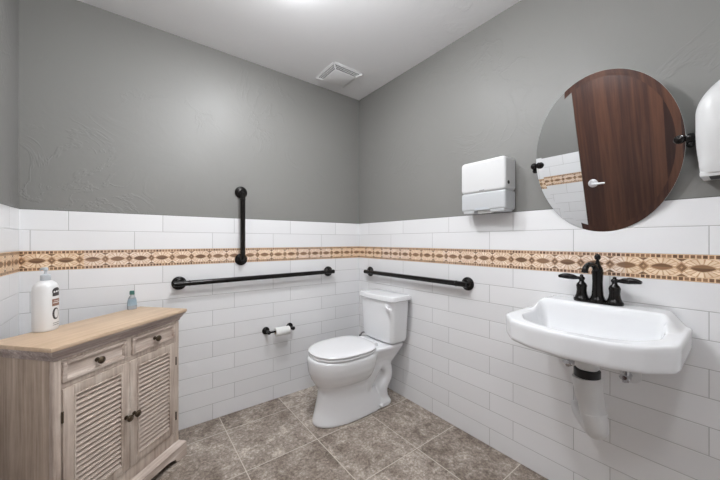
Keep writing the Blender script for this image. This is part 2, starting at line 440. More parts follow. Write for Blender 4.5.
obj('louvers', bm, [M_plastd, M_dark], r, smooth=False)

# ------------------------------------------------------------------ grab bars
def grab_bar(p0, p1, nrm, label, roll_gap=0.045):
    """bar between wall points p0 and p1; nrm points into the room"""
    p0, p1, n = Vector(p0), Vector(p1), Vector(nrm); mid = (p0 + p1) / 2
    r = thing('grab_bar', label, 'grab bar', mid, group='black grab bars')
    a, b = p0 - mid, p1 - mid; d = (b - a).normalized()
    bm = B()
    so = n * roll_gap
    arc = [(0.0, 0.006), (0.002, 0.018), (0.011, 0.033), (0.026, 0.043), (0.045, roll_gap)]
    pts = [a + d * u + n * v for u, v in arc] + [b - d * u + n * v for u, v in arc[::-1]]
    tube(bm, pts, 0.0160, 20, sub=5)
    for q, s in ((a, 1), (b, -1)):
        lathe(bm, [(0.0172, -0.003), (0.0185, 0), (0.0172, 0.003)], q + so + d * (0.052 * s), d, 20, cap=False)
    obj('bar', bm, M_black, r)
    for q in (a, b):
        bm = B(); lathe(bm, [(0.0, 0.0005), (0.041, 0.0005), (0.041, 0.006), (0.037, 0.011), (0.030, 0.013), (0.027, 0.018), (0.021, 0.021), (0.0, 0.021)], q, n, 36, cap=False)
        obj('wall_flange', bm, M_black, r)
    return r
grab_bar((-1.396, 0, 0.912), (-0.326, 0, 0.920), (0, -1, 0), 'long black horizontal grab bar on back wall between cabinet and toilet')
grab_bar((-1.026, 0, 1.045), (-1.026, 0, 1.508), (0, -1, 0), 'short black vertical grab bar crossing the mosaic band on back wall')
grab_bar((0, -0.165, 0.912), (0, -1.10, 0.912), (-1, 0, 0), 'black horizontal grab bar on right wall above the toilet tank')

# ------------------------------------------------------------------ toilet paper holder
r = thing('toilet_paper_holder', 'black two-post toilet paper holder on back wall beside the toilet', 'toilet paper holder', (-0.76, 0, 0.52))
for sx in (-1, 1):
    bm = B(); x = sx * 0.092
    lathe(bm, [(0.0, 0.0005), (0.027, 0.0005), (0.027, 0.005), (0.022, 0.010), (0.012, 0.014), (0.009, 0.022), (0.0085, 0.055), (0.012, 0.058), (0.012, 0.074), (0.0, 0.076)], (x, 0, 0), (0, -1, 0), 24, cap=False)
    ball(bm, (x, -0.066, 0), 0.014)
    obj('post', bm, M_black, r)
bm = B(); lathe(bm, [(0.0, -0.105), (0.010, -0.104), (0.012, -0.098), (0.007, -0.09), (0.007, 0.09), (0.012, 0.098), (0.010, 0.104), (0.0, 0.105)], (0, -0.066, 0), (1, 0, 0), 20)
obj('spindle', bm, M_black, r)
r = thing('toilet_roll', 'thin white toilet paper roll hanging on the black holder', 'toilet roll', (-0.752, -0.066, 0.5138))
bm = B(); lathe(bm, [(0.015, -0.052), (0.0300, -0.052), (0.0312, -0.050), (0.0312, 0.050), (0.0300, 0.052), (0.015, 0.052), (0.015, -0.052)], (0, 0, 0), (1, 0, 0), 32, cap=False)
obj('paper', bm, M_paper, r)
bm = B(); lathe(bm, [(0.0135, -0.0525), (0.0152, -0.0525), (0.0152, 0.0525), (0.0135, 0.0525), (0.0135, -0.0525)], (0, 0, 0), (1, 0, 0), 32, cap=False); obj('cardboard_core', bm, M_core, r)

# ------------------------------------------------------------------ toilet
TY = -0.462
toilet = thing('toilet', 'white two-piece toilet with closed lid in the corner', 'toilet', (0, TY, 0), PI)
def ering(cx, cy, z, hx, hy, n=48, e=2.3, back=None, eb=None):
    out = []
    for i in range(n):
        a = 2 * PI * i / n; c, s = math.cos(a), math.sin(a)
        ee = e if c > 0 else (eb or e); hb = hx if (c > 0 or back is None) else back
        out.append((cx + hb * math.copysign(abs(c) ** (2 / ee), c), cy + hy * math.copysign(abs(s) ** (2 / ee), s), z))
    return out
bm = B()
secs = [(0.0, 0.44, 0.27, 0.126, 0.30), (0.012, 0.44, 0.272, 0.128, 0.302), (0.03, 0.44, 0.268, 0.124, 0.30), (0.09, 0.44, 0.254, 0.112, 0.24), (0.16, 0.44, 0.240, 0.100, 0.18),
        (0.215, 0.44, 0.230, 0.095, 0.16), (0.232, 0.445, 0.232, 0.104, 0.16), (0.255, 0.455, 0.240, 0.128, 0.17), (0.285, 0.465, 0.248, 0.153, 0.185), (0.33, 0.475, 0.254, 0.173, 0.205), (0.375, 0.48, 0.255, 0.181, 0.22), (0.405, 0.482, 0.254, 0.182, 0.225), (0.425, 0.482, 0.250, 0.178, 0.222)]
loft(bm, [ering(cx, 0, z, hx, hy, 56, 2.15, bk, 3.0) for z, cx, hx, hy, bk in secs])
# rear deck carrying the tank, tapering into the pedestal
def rrect(x0, x1, y0, y1, z, rr=0.03, k=6):
    out = []
    for cx, cy, a0 in ((x1 - rr, y1 - rr, 0), (x0 + rr, y1 - rr, PI / 2), (x0 + rr, y0 + rr, PI), (x1 - rr, y0 + rr, 3 * PI / 2)):
        for i in range(k + 1):
            a = a0 + PI / 2 * i / k; out.append((cx + rr * math.cos(a), cy + rr * math.sin(a), z))
    return out
loft(bm, [rrect(0.12, 0.36, -0.085, 0.085, 0.27), rrect(0.06, 0.36, -0.11, 0.11, 0.35), rrect(0.045, 0.36, -0.135, 0.135, 0.395), rrect(0.04, 0.36, -0.15, 0.15, 0.42), rrect(0.045, 0.36, -0.145, 0.145, 0.437)])
# pedestal foot and trapway bulges
loft(bm, [rrect(0.13, 0.5, -0.112, 0.112, 0.0), rrect(0.13, 0.5, -0.114, 0.114, 0.03), rrect(0.14, 0.5, -0.100, 0.100, 0.05), rrect(0.16, 0.5, -0.07, 0.07, 0.06)])
loft(bm, [rrect(0.20, 0.5, -0.05, 0.05, 0.04), rrect(0.14, 0.5, -0.05, 0.05, 0.3)])
for s in (-1, 1):
    tube(bm, [(0.40, s * 0.04, 0.09), (0.345, s * 0.055, 0.15), (0.295, s * 0.058, 0.235), (0.225, s * 0.058, 0.30), (0.155, s * 0.058, 0.265), (0.145, s * 0.058, 0.19), (0.19, s * 0.058, 0.12), (0.18, s * 0.056, 0.04)], [0.035, 0.044, 0.048, 0.048, 0.046, 0.044, 0.045, 0.045], 18)
bowl = obj('bowl', bm, M_cer, toilet)
md = bowl.modifiers.new('fuse', 'REMESH'); md.mode = 'VOXEL'; md.voxel_size = 0.007; md.use_smooth_shade = True
md = bowl.modifiers.new('soften', 'SMOOTH'); md.iterations = 7; md.factor = 0.6
def seat_ring(z, g=0.0, e=2.25):
    return ering(0.490, 0, z, 0.232 + g, 0.181 + g, 64, e, 0.215 + g, 3.2)
bm = B(); loft(bm, [seat_ring(0.427, -0.012), seat_ring(0.429, -0.002), seat_ring(0.436, 0.0), seat_ring(0.442, -0.003), seat_ring(0.443, -0.012)]); obj('seat', bm, M_seat, toilet)
bm = B(); loft(bm, [seat_ring(0.4455, -0.010), seat_ring(0.447, -0.001), seat_ring(0.455, 0.001), seat_ring(0.462, -0.005), seat_ring(0.466, -0.02), seat_ring(0.4685, -0.06), seat_ring(0.4695, -0.12)]); obj('lid', bm, M_seat, toilet)
bm = B()
for s in (-1, 1):
    bm = B(); box(bm, 0.252, 0.29, s * 0.075 - 0.022, s * 0.075 + 0.022, 0.434, 0.462, 0.007, 3); obj('seat_hinge', bm, M_seat, toilet)
bm = B()
def tank_ring(z, f, wt, wb=None, x0=0.022, x1=0.205):
    return rrect_bow(x0, x1, wt, z)
def rrect_bow(x0, x1, hw, z, bow=0.014, rr=0.03, k=6):
    out = []
    for x, y, _ in rrect(x0, x1, -hw, hw, z, rr, k):
        if x > (x0 + x1) / 2: x += bow * (1 - (y / hw) ** 2)
        out.append((x, y, z))
    # add points along the front so that the bow is curved
    res = []
    n = len(out)
    for i in range(n):
        res.append(out[i]); a, b = out[i], out[(i + 1) % n]
        if abs(a[1] - b[1]) > 0.1:
            for q in range(1, 8):
                y = a[1] + (b[1] - a[1]) * q / 8
                front = a[0] > (x0 + x1) / 2
                res.append(((x1 + bow * (1 - (y / hw) ** 2)) if front else x0, y, z))
    return res
loft(bm, [rrect_bow(0.05, 0.150, 0.135, 0.440), rrect_bow(0.035, 0.182, 0.160, 0.450), rrect_bow(0.03, 0.188, 0.168, 0.475), rrect_bow(0.028, 0.193, 0.176, 0.60), rrect_bow(0.025, 0.198, 0.183, 0.745)])
obj('tank', bm, M_cer, toilet)
bm = B(); loft(bm, [rrect_bow(0.018, 0.204, 0.190, 0.745), rrect_bow(0.012, 0.210, 0.197, 0.750), rrect_bow(0.012, 0.210, 0.197, 0.772), rrect_bow(0.016, 0.206, 0.193, 0.780), rrect_bow(0.024, 0.198, 0.185, 0.783)])
obj('tank_lid', bm, M_cer, toilet)
bm = B(); lathe(bm, [(0.0, 0), (0.014, 0), (0.014, 0.008), (0.010, 0.012), (0.0, 0.013)], (0.204, 0.135, 0.715), (1, 0, 0), 20)
tube(bm, [(0.216, 0.135, 0.715), (0.226, 0.150, 0.712), (0.226, 0.175, 0.704), (0.218, 0.20, 0.698)], [0.008, 0.008, 0.007, 0.007], 10, flat=0.7)
obj('flush_lever', bm, M_seat, toilet)
for s in (-1, 1):
    bm = B(); ball(bm, (0.255, s * 0.128, 0.035), 0.014, (1, 1, 1.1), 10); obj('bolt_cap', bm, M_seat, toilet)
# water supply for the toilet
r = thing('toilet_supply_valve', 'small shutoff valve with braided hose behind the left side of the toilet tank', 'valve', (0, -0.125, 0.20))
bm = B(); lathe(bm, [(0.0, 0.001), (0.028, 0.001), (0.026, 0.006), (0.009, 0.009), (0.009, 0.06), (0.013, 0.062), (0.013, 0.085), (0.0, 0.086)], (0, 0, 0), (-1, 0, 0), 20); obj('valve_body', bm, M_chrome, r)
bm = B(); tube(bm, [(-0.07, 0, 0.008), (-0.078, 0.002, 0.07), (-0.083, -0.004, 0.15), (-0.088, -0.03, 0.20), (-0.095, -0.10, 0.225), (-0.10, -0.17, 0.2385)], 0.006, 10); obj('braided_hose', bm, M_hose, r)
bm = B(); lathe(bm, [(0.0, 0), (0.010, 0), (0.011, 0.012), (0.009, 0.03), (0.0, 0.032)], (-0.083, -0.004, 0.148), (0, 0, 1), 12); obj('hose_nut', bm, M_rubber, r)

# ------------------------------------------------------------------ towel dispenser
r = thing('paper_towel_dispenser', 'white boxy paper towel dispenser with frosted lower half, left of the mirror', 'paper towel dispenser', (0, -1.252, 1.33), PI)
def dring(z, x1, hw, rr=0.022): return rrect(0.0008, x1, -hw, hw, z, rr)
def face_prism(bm, x0, x1, hw, z0, z1, rr, mat=0, bev=0.010):
    pts = [(p[0], p[1]) for p in rrect(-hw, hw, z0, z1, 0, rr, 8)]
    prism(bm, pts, lambda u, v, h: (h, u, v), x0, x1, mat)
bm = B()
def rounded_box(bm, x0, x1, hw, z0, z1, rr, edge, mat=0, k=6):
    """rounded rectangle in the wall plane, front edge rolled over"""
    rings = []
    rings.append([(x0, p[0], p[1]) for p in rrect(-hw, hw, z0, z1, 0, rr, 8)])
    for i in range(k + 1):
        a = PI / 2 * i / k; g = edge * (1 - math.cos(a)); x = x1 - edge + edge * math.sin(a)
        rings.append([(x, p[0], p[1]) for p in rrect(-hw + g, hw - g, z0 + g, z1 - g, 0, max(rr - g, 0.004), 8)])
    loft(bm, rings, mat=mat)
rounded_box(bm, 0.0008, 0.104, 0.131, 0.110, 0.286, 0.020, 0.014)
obj('cover', bm, M_plast, r)
bm = B(); rounded_box(bm, 0.0008, 0.1025, 0.1302, 0.010, 0.111, 0.012, 0.012)
# lower lip notch: tabs left and right of the opening
box(bm, 0.01, 0.098, -0.118, -0.05, -0.003, 0.018, 0.004); box(bm, 0.01, 0.098, 0.04, 0.122, -0.001, 0.018, 0.004)
obj('frosted_window', bm, M_smoke, r)
bm = B(); prism(bm, [(-0.05, 0.0135), (0.045, 0.0135), (0.03, 0.026), (-0.035, 0.026)], lambda u, v, h: (h, u, v), 0.02, 0.1035); obj('paper_slot', bm, M_pump, r)
bm = B(); prism(bm, [(-0.035, -0.004), (0.04, -0.004), (0.04, 0.017), (0.0, 0.021), (-0.035, 0.017)], lambda u, v, h: (h, u, v), 0.055, 0.085); obj('paper_towel', bm, M_paper, r)
bm = B(); lathe(bm, [(0.0, 0), (0.0095, 0), (0.0095, 0.003), (0.0, 0.003)], (0.074, 0.130, 0.148), (0, 1, 0), 18); obj('lock', bm, M_dark, r)
bm = B()
for k in range(4): box(bm, 0.1035, 0.1044, -0.014 + k * 0.0075, -0.009 + k * 0.0075, 0.118, 0.123)
obj('raised_mark', bm, M_grey, r, smooth=False)

# ------------------------------------------------------------------ right hand dispenser, cut by the frame
r = thing('roll_towel_dispenser', 'large rounded white dispenser at right edge of the photo beside the mirror', 'dispenser', (0, -2.184, 1.398), PI)
bm = B()
rings = []
DH = 0.325
for k in range(0, 25):
    f = k / 24; z = f * DH
    hw = 0.150 * (1 - 0.40 * max(0, (f - 0.62) / 0.38) ** 1.7) * (0.93 + 0.07 * math.sin(min(1, f * 2.4) * PI / 2))
    dpth = 0.150 * (0.82 + 0.18 * math.sin(min(1, f / 0.5) * PI / 2)) * (1 - 0.45 * max(0, (f - 0.65) / 0.35) ** 2.4)
    ring = [(x, y, z) for x, y, _ in rrect(0.0008, dpth, -hw, hw, 0, 0.045 if f > .1 else 0.03, 8)]
    rings.append(ring)
rings.append([(0.03 + (x - 0.03) * 0.85, y * 0.9, DH + 0.006) for x, y, z in rings[-1]])
loft(bm, rings); obj('cover', bm, M_plast, r)
bm = B(); box(bm, 0.004, 0.118, -0.140, 0.14, -0.012, 0.006, 0.004); obj('base_tray', bm, M_plast, r)
bm = B(); box(bm, 0.03, 0.112, -0.12, 0.12, -0.0135, -0.009, 0.001); obj('paper_slot', bm, M_dark, r)

# ------------------------------------------------------------------ mirror
TAU = math.radians(10.5)
MC = Vector((-0.060, -1.760, 1.537))
mir = thing('tilting_mirror', 'frameless oval mirror tilting forward above the wall sink', 'mirror', (0, MC.y, MC.z), PI)
ez = Vector((math.sin(TAU), 0, math.cos(TAU)))                # local frame: x out of the wall
en = Vector((math.cos(TAU), 0, -math.sin(TAU))); ey = Vector((0, 1, 0))
cen = Vector((0.060, 0, 0))
ea, eb = 0.248, 0.330
def mring(g, off, n=96):
    return [cen + en * off + ey * ((ea - g) * math.cos(2 * PI * i / n)) + ez * ((eb - g) * math.sin(2 * PI * i / n)) for i in range(n)]
bm = B()
bev = 0.024; rise = bev * math.tan(math.radians(1.3))
loft(bm, [mring(0.0008, rise), mring(bev, 0.0)], cap0=False, cap1=True)
loft(bm, [mring(0.0008, rise), mring(0, rise - 0.0006), mring(0, -0.004), mring(0.001, -0.005)], cap0=False, cap1=True, mat=1)
obj('mirror_glass', bm, [M_mirror, M_glassedge], mir, angle=0.3)
for s in (-1, 1):
    y = s * (ea + 0.010)
    bm = B()
    lathe(bm, [(0.0, 0.0006), (0.0155, 0.0006), (0.0155, 0.005), (0.012, 0.010), (0.008, 0.014), (0.0075, 0.045), (0.011, 0.050), (0.0, 0.051)], (0, y, 0), (1, 0, 0), 24)
    ball(bm, (0.060, y, 0), 0.0155)
    tube(bm, [(0.060, y, 0), (0.060, y - s * 0.028, 0)], 0.006, 12, smooth=False)
    ball(bm, (0.048, y, -0.020), 0.012)
    obj('bracket', bm, M_black, mir)
    bm = B(); lathe(bm, [(0.0, 0), (0.013, 0), (0.0155, 0.005), (0.0135, 0.012), (0.0, 0.016)], cen + en * 0.001 + ey * (y - s * 0.026), en, 20)
    obj('clamp_knob', bm, M_black, mir)

# ------------------------------------------------------------------ sink
SY = -1.765
sink = thing('wall_sink', 'white wall-mounted ceramic sink with bowed front below the oval mirror', 'sink', (0, SY, 0.70), PI)
def sym(poly):      # half outline from back centre out to front centre -> closed symmetric polygon
    return poly + [(x, -y) for x, y in reversed(poly) if abs(y) > 1e-6]
def chaikin(P_, it=2, keep=()):
    for _ in range(it):
        out = []
        n = len(P_)
        for i in range(n):
            a, b = P_[i], P_[(i + 1) % n]
            out.append((a[0] * .93 + b[0] * .07, a[1] * .93 + b[1] * .07)); out.append((a[0] * .07 + b[0] * .93, a[1] * .07 + b[1] * .93))
        P_ = out
    return P_
def resample(P_, n=144):
    # start at the back centre, equal arc length
    k = min(range(len(P_)), key=lambda i: (P_[i][0] * 10 + abs(P_[i][1])))
    P_ = P_[k:] + P_[:k]
    L = [0]
    for i in range(len(P_)):
        a, b = P_[i], P_[(i + 1) % len(P_)]; L.append(L[-1] + math.hypot(a[0] - b[0], a[1] - b[1]))
    out = []
    j = 0
    for i in range(n):
        t_ = L[-1] * i / n
        while L[j + 1] < t_: j += 1
        a, b = P_[j], P_[(j + 1) % len(P_)]; f = (t_ - L[j]) / max(1e-9, L[j + 1] - L[j])
        out.append((a[0] + (b[0] - a[0]) * f, a[1] + (b[1] - a[1]) * f))
    return out
outer = resample(chaikin(sym([(0.0, 0.0), (0.001, 0.257), (0.350, 0.259), (0.434, 0.196), (0.470, 0.12), (0.487, 0.0)]), 3))
inner = resample(chaikin(sym([(0.125, 0.0), (0.125, 0.205), (0.30, 0.208), (0.385, 0.160), (0.425, 0.09), (0.438, 0.0)]), 3))
ZR = 0.862
def sm(v, a, b):
    q = min(1, max(0, (v - a) / (b - a))); return q * q * (3 - 2 * q)
def led(x, y): return 0.050 * (1 - sm(x, 0.128, 0.20)) * (1 - sm(abs(y), 0.192, 0.246))
Z0 = 0.70
def rg(poly, z, c=(0.0, 0.0), s=1.0, lift=False, sy_=None):
    sy_ = s if sy_ is None else sy_
    out = []
    for x, y in poly:
        X, Y = c[0] + (x - c[0]) * s, c[1] + (y - c[1]) * sy_
        out.append((X, Y, z + (led(X, Y) if lift else 0) - Z0))
    return out
def lerp(P_, Q_, f): return [(a[0] + (b[0] - a[0]) * f, a[1] + (b[1] - a[1]) * f) for a, b in zip(P_, Q_)]
rings = [rg(outer, 0.735, (0.0, 0), 0.50), rg(outer, 0.745, (0.0, 0), 0.66), rg(outer, 0.765, (0.0, 0), 0.86), rg(outer, 0.775, (0, 0), 0.955), rg(outer, 0.780, (0, 0), 0.985), rg(outer, 0.788, (0, 0), 0.993)]
for f in (0.15, 0.4, 0.65, 0.85): rings.append([(x, y, z + (led(x, y) * f)) for x, y, z in rg(outer, 0.788 + (ZR - 0.012 - 0.788) * f, (0, 0), 0.993 + 0.007 * f)])
rings.append(rg(outer, ZR - 0.009, lift=True)); 
rings.append(rg(lerp(outer, inner, 0.035), ZR - 0.003, lift=True)); rings.append(rg(lerp(outer, inner, 0.10), ZR, lift=True))
for f in (0.2, 0.3, 0.4, 0.5, 0.6, 0.7, 0.8, 0.88): rings.append(rg(lerp(outer, inner, f), ZR, lift=True))
rings.append(rg(lerp(outer, inner, 0.95), ZR - 0.002, lift=True)); rings.append(rg(inner, ZR - 0.008, lift=True))
c0 = (0.29, 0)
for s, z in ((0.975, 0.84), (0.95, 0.82), (0.90, 0.79), (0.82, 0.770), (0.66, 0.758), (0.40, 0.752), (0.15, 0.749)):
    f = sm(z, 0.79, 0.862)
    rings.append([(x, y, zz + led(0.125, y) * f * (1 if x < 0.17 else 0)) for x, y, zz in rg(inner, z, c0, s)])
rings = [[(max(p[0], 0.0008), p[1], p[2]) for p in q] for q in rings]
bm = B(); loft(bm, rings); obj('basin', bm, M_cer, sink, angle=55)
bm = B(); lathe(bm, [(0.0, 0), (0.024, 0), (0.022, 0.003), (0.012, 0.003), (0.010, 0.001), (0, 0.001)], (c0[0], 0, 0.749 - Z0 + 0.0005), (0, 0, 1), 24, cap=False); obj('drain_flange', bm, M_black, sink)

# faucet, stands on the ledge
fau = thing('bathroom_faucet', 'black two-handle faucet with bell-shaped bases on the back ledge of the sink', 'faucet', (-0.066, SY + 0.010, ZR + 0.050), PI)
bm = B(); prism(bm, [(p[0], p[1]) for p in rrect(-0.026, 0.026, -0.079, 0.079, 0, 0.0255, 8)], lambda u, v, h: (u, v, h), 0.0, 0.009, bev=0.002)
fau.scale = (1.08, 1.08, 1.08); obj('base_plate', bm, M_black, fau)
bell = [(0.0, 0.006), (0.0265, 0.006), (0.0265, 0.011), (0.0225, 0.016), (0.0185, 0.028), (0.0165, 0.043), (0.0175, 0.055), (0.0185, 0.062), (0.0150, 0.071), (0.0095, 0.077), (0.008, 0.083), (0.011, 0.087), (0.0115, 0.093), (0.008, 0.098), (0.0, 0.1)]
for s in (-1, 1):
    bm = B(); lathe(bm, bell, (0, s * 0.052, 0), n=28); obj('handle_base', bm, M_black, fau)
    bm = B(); tube(bm, [(0.0, s * 0.052, 0.092), (0.003, s * 0.068, 0.092), (0.007, s * 0.088, 0.095), (0.011, s * 0.110, 0.096), (0.014, s * 0.130, 0.093)], [0.007, 0.006, 0.0105, 0.012, 0.010, 0.005], 14, flat=1.0)
    ball(bm, (0.0, s * 0.052, 0.101), 0.006, n=8)
    obj('lever_handle', bm, M_black, fau)
bm = B()
lathe(bm, [(0.0, 0.006), (0.027, 0.006), (0.027, 0.012), (0.023, 0.018), (0.019, 0.030), (0.0175, 0.05), (0.0165, 0.08), (0.0175, 0.105), (0.0185, 0.120), (0.016, 0.135), (0.011, 0.145), (0.008, 0.152), (0.007, 0.162), (0.0, 0.163)], n=28)
tube(bm, [(0.0, 0, 0.118), (0.018, -0.004, 0.140), (0.036, -0.009, 0.150), (0.056, -0.015, 0.149), (0.070, -0.019, 0.138), (0.075, -0.021, 0.120)], [0.012, 0.0105, 0.0095, 0.0092, 0.0098, 0.0115], 18)
obj('spout', bm, M_black, fau)
bm = B(); lathe(bm, [(0.0, 0.158), (0.006, 0.160), (0.005, 0.166), (0.0095, 0.172), (0.0105, 0.180), (0.007, 0.188), (0.0, 0.192)], n=20); obj('finial', bm, M_black, fau)

# trap cover under the sink
tc = thing('drain_pipe_cover', 'white moulded cover around the drain pipe hanging under the sink', 'pipe cover', (-0.255, SY - 0.010, 0.42), PI)
bm = B()
tube(bm, [(0, -0.006, 0.238), (0.0, 0.000, 0.19), (0.0, 0.009, 0.14), (0.0, 0.018, 0.095), (-0.006, 0.022, 0.06), (-0.028, 0.012, 0.036), (-0.075, -0.020, 0.028), (-0.13, -0.055, 0.018), (-0.19, -0.085, 0.006), (-0.2545, -0.112, -0.004)],
     [0.046, 0.045, 0.042, 0.040, 0.038, 0.034, 0.030, 0.027, 0.026, 0.026], 28)
obj('cover', bm, M_plast, tc)
bm = B(); lathe(bm, [(0.0385, -0.005), (0.0425, -0.003), (0.0425, 0.003), (0.0385, 0.005)], (0.0, 0.016, 0.11), (0.0, 0.2, -1), 28, cap=False); obj('seam_ring', bm, M_plast, tc)
tp = thing('drain_tailpiece', 'black drain pipe with white collar between sink and pipe cover', 'drain pipe', (-0.255, SY - 0.006, 0.66), PI)
bm = B(); lathe(bm, [(0.0, -0.001), (0.040, -0.001), (0.042, 0.003), (0.042, 0.026), (0.036, 0.030), (0.0, 0.030)], n=28); obj('slip_nut', bm, M_rubber, tp)
bm = B(); lathe(bm, [(0.0, 0.030), (0.033, 0.030), (0.038, 0.036), (0.038, 0.073), (0.0, 0.073)], n=28); obj('collar', bm, M_plast, tp)

def stop_valve(y, label, mirror):
    r = thing('water_stop_valve', label, 'valve', (0, y, 0.626), PI, group='water valves under the sink')
    bm = B(); lathe(bm, [(0.0, 0.0008), (0.036, 0.0008), (0.034, 0.006), (0.018, 0.014), (0.012, 0.016), (0.0, 0.016)], (0, 0, 0), (1, 0, 0), 28); obj('escutcheon', bm, M_plast, r)
    bm = B(); lathe(bm, [(0.0, 0.014), (0.009, 0.014), (0.009, 0.05), (0.013, 0.052), (0.013, 0.078), (0.009, 0.082), (0.009, 0.095), (0.0, 0.095)], (0, 0, 0), (1, 0, 0), 20)
    lathe(bm, [(0.0, 0), (0.009, 0), (0.009, 0.018), (0.012, 0.02), (0.012, 0.034), (0.0, 0.034)], (0.065, 0, 0.0), (0, 0, 1), 16)
    obj('valve_body', bm, M_chrome, r)
    bm = B(); lathe(bm, [(0.0, 0.095), (0.013, 0.095), (0.015, 0.100), (0.015, 0.110), (0.012, 0.115), (0.0, 0.115)], (0, 0, 0), (1, 0, 0.15), 8, sy=0.7); obj('valve_handle', bm, M_chrome, r)
    bm = B(); tube(bm, [(0.065, 0, 0.03), (0.074, mirror * 0.012, 0.055), (0.086, mirror * 0.030, 0.080), (0.092, mirror * 0.050, 0.125)], 0.0065, 12); obj('supply_tube', bm, M_pump, r)
    return r
stop_valve(-1.848, 'chrome water valve with white wall plate to the right of the drain cover', -1)
stop_valve(-1.655, 'chrome water valve partly hidden to the left of the drain cover', 1)

# ------------------------------------------------------------------ cabinet
CA = math.radians(42.3)
ca, sa = math.cos(CA), math.sin(CA)
CC = Vector((-1.618, -0.472, 0))
cab = thing('louvered_cabinet', 'whitewashed oak cabinet with louvered doors set across the left corner', 'cabinet', CC, CA)
TH = 0.80
HW, DEP = 0.315, 0.305
bm = B(); box(bm, -HW, HW, 0, DEP, TH - 0.016, TH, 0.003); obj('top', bm, M_oaktop, cab)
# cornice: stepped ogee following front and both sides
bm = B()
prof = [(0.004, TH - 0.016), (0.006, TH - 0.024), (0.012, TH - 0.026), (0.013, TH - 0.032), (0.021, TH - 0.044), (0.024, TH - 0.047), (0.024, TH - 0.055), (0.028, TH - 0.058)]
rings = []
for g, z in prof: rings.append([(-HW + g, DEP, z), (-HW + g, g, z), (HW - g, g, z), (HW - g, DEP, z)])
rings.append([(-0.2, DEP, TH - 0.058), (-0.2, 0.1, TH - 0.058), (0.2, 0.1, TH - 0.058), (0.2, DEP, TH - 0.058)])
loft(bm, rings, closed=False, cap0=False, cap1=False); obj('cornice', bm, M_mould, cab, angle=20)
BW, BY0, BB = 0.288, 0.028, 0.080       # body half width, face plane, body bottom
ZB1 = TH - 0.058
bm = B()
box(bm, -BW, -BW + 0.016, BY0 + 0.02, DEP - 0.004, BB, ZB1); obj('side_panel', bm, M_oakside, cab, smooth=False)
bm = B(); box(bm, BW - 0.016, BW, BY0 + 0.02, DEP - 0.004, BB, ZB1); obj('side_panel', bm, M_oakside, cab, smooth=False)
bm = B(); box(bm, -BW + 0.016, BW - 0.016, DEP - 0.014, DEP - 0.006, BB, ZB1)
box(bm, -BW + 0.016, BW - 0.016, BY0 + 0.02, DEP - 0.014, BB, BB + 0.012)
box(bm, -BW + 0.016, BW - 0.016, BY0 + 0.021, BY0 + 0.026, BB + 0.012, ZB1); obj('carcass', bm, M_oakside, cab, smooth=False)
# face frame with rounded corner posts
bm = B()
st = 0.026
for s in (-1, 1): box(bm, min(s * BW, s * (BW - st)), max(s * BW, s * (BW - st)), BY0, BY0 + 0.022, BB, ZB1, 0.004, 3)
box(bm, -0.012, 0.012, BY0 + 0.003, BY0 + 0.021, 0.648, ZB1, 0.001)
for z0, z1 in ((ZB1 - 0.010, ZB1), (0.632, 0.652), (BB, 0.150)): box(bm, -BW + st, BW - st, BY0 + 0.002, BY0 + 0.021, z0, z1, 0.0015)
obj('face_frame', bm, M_oakv, cab)

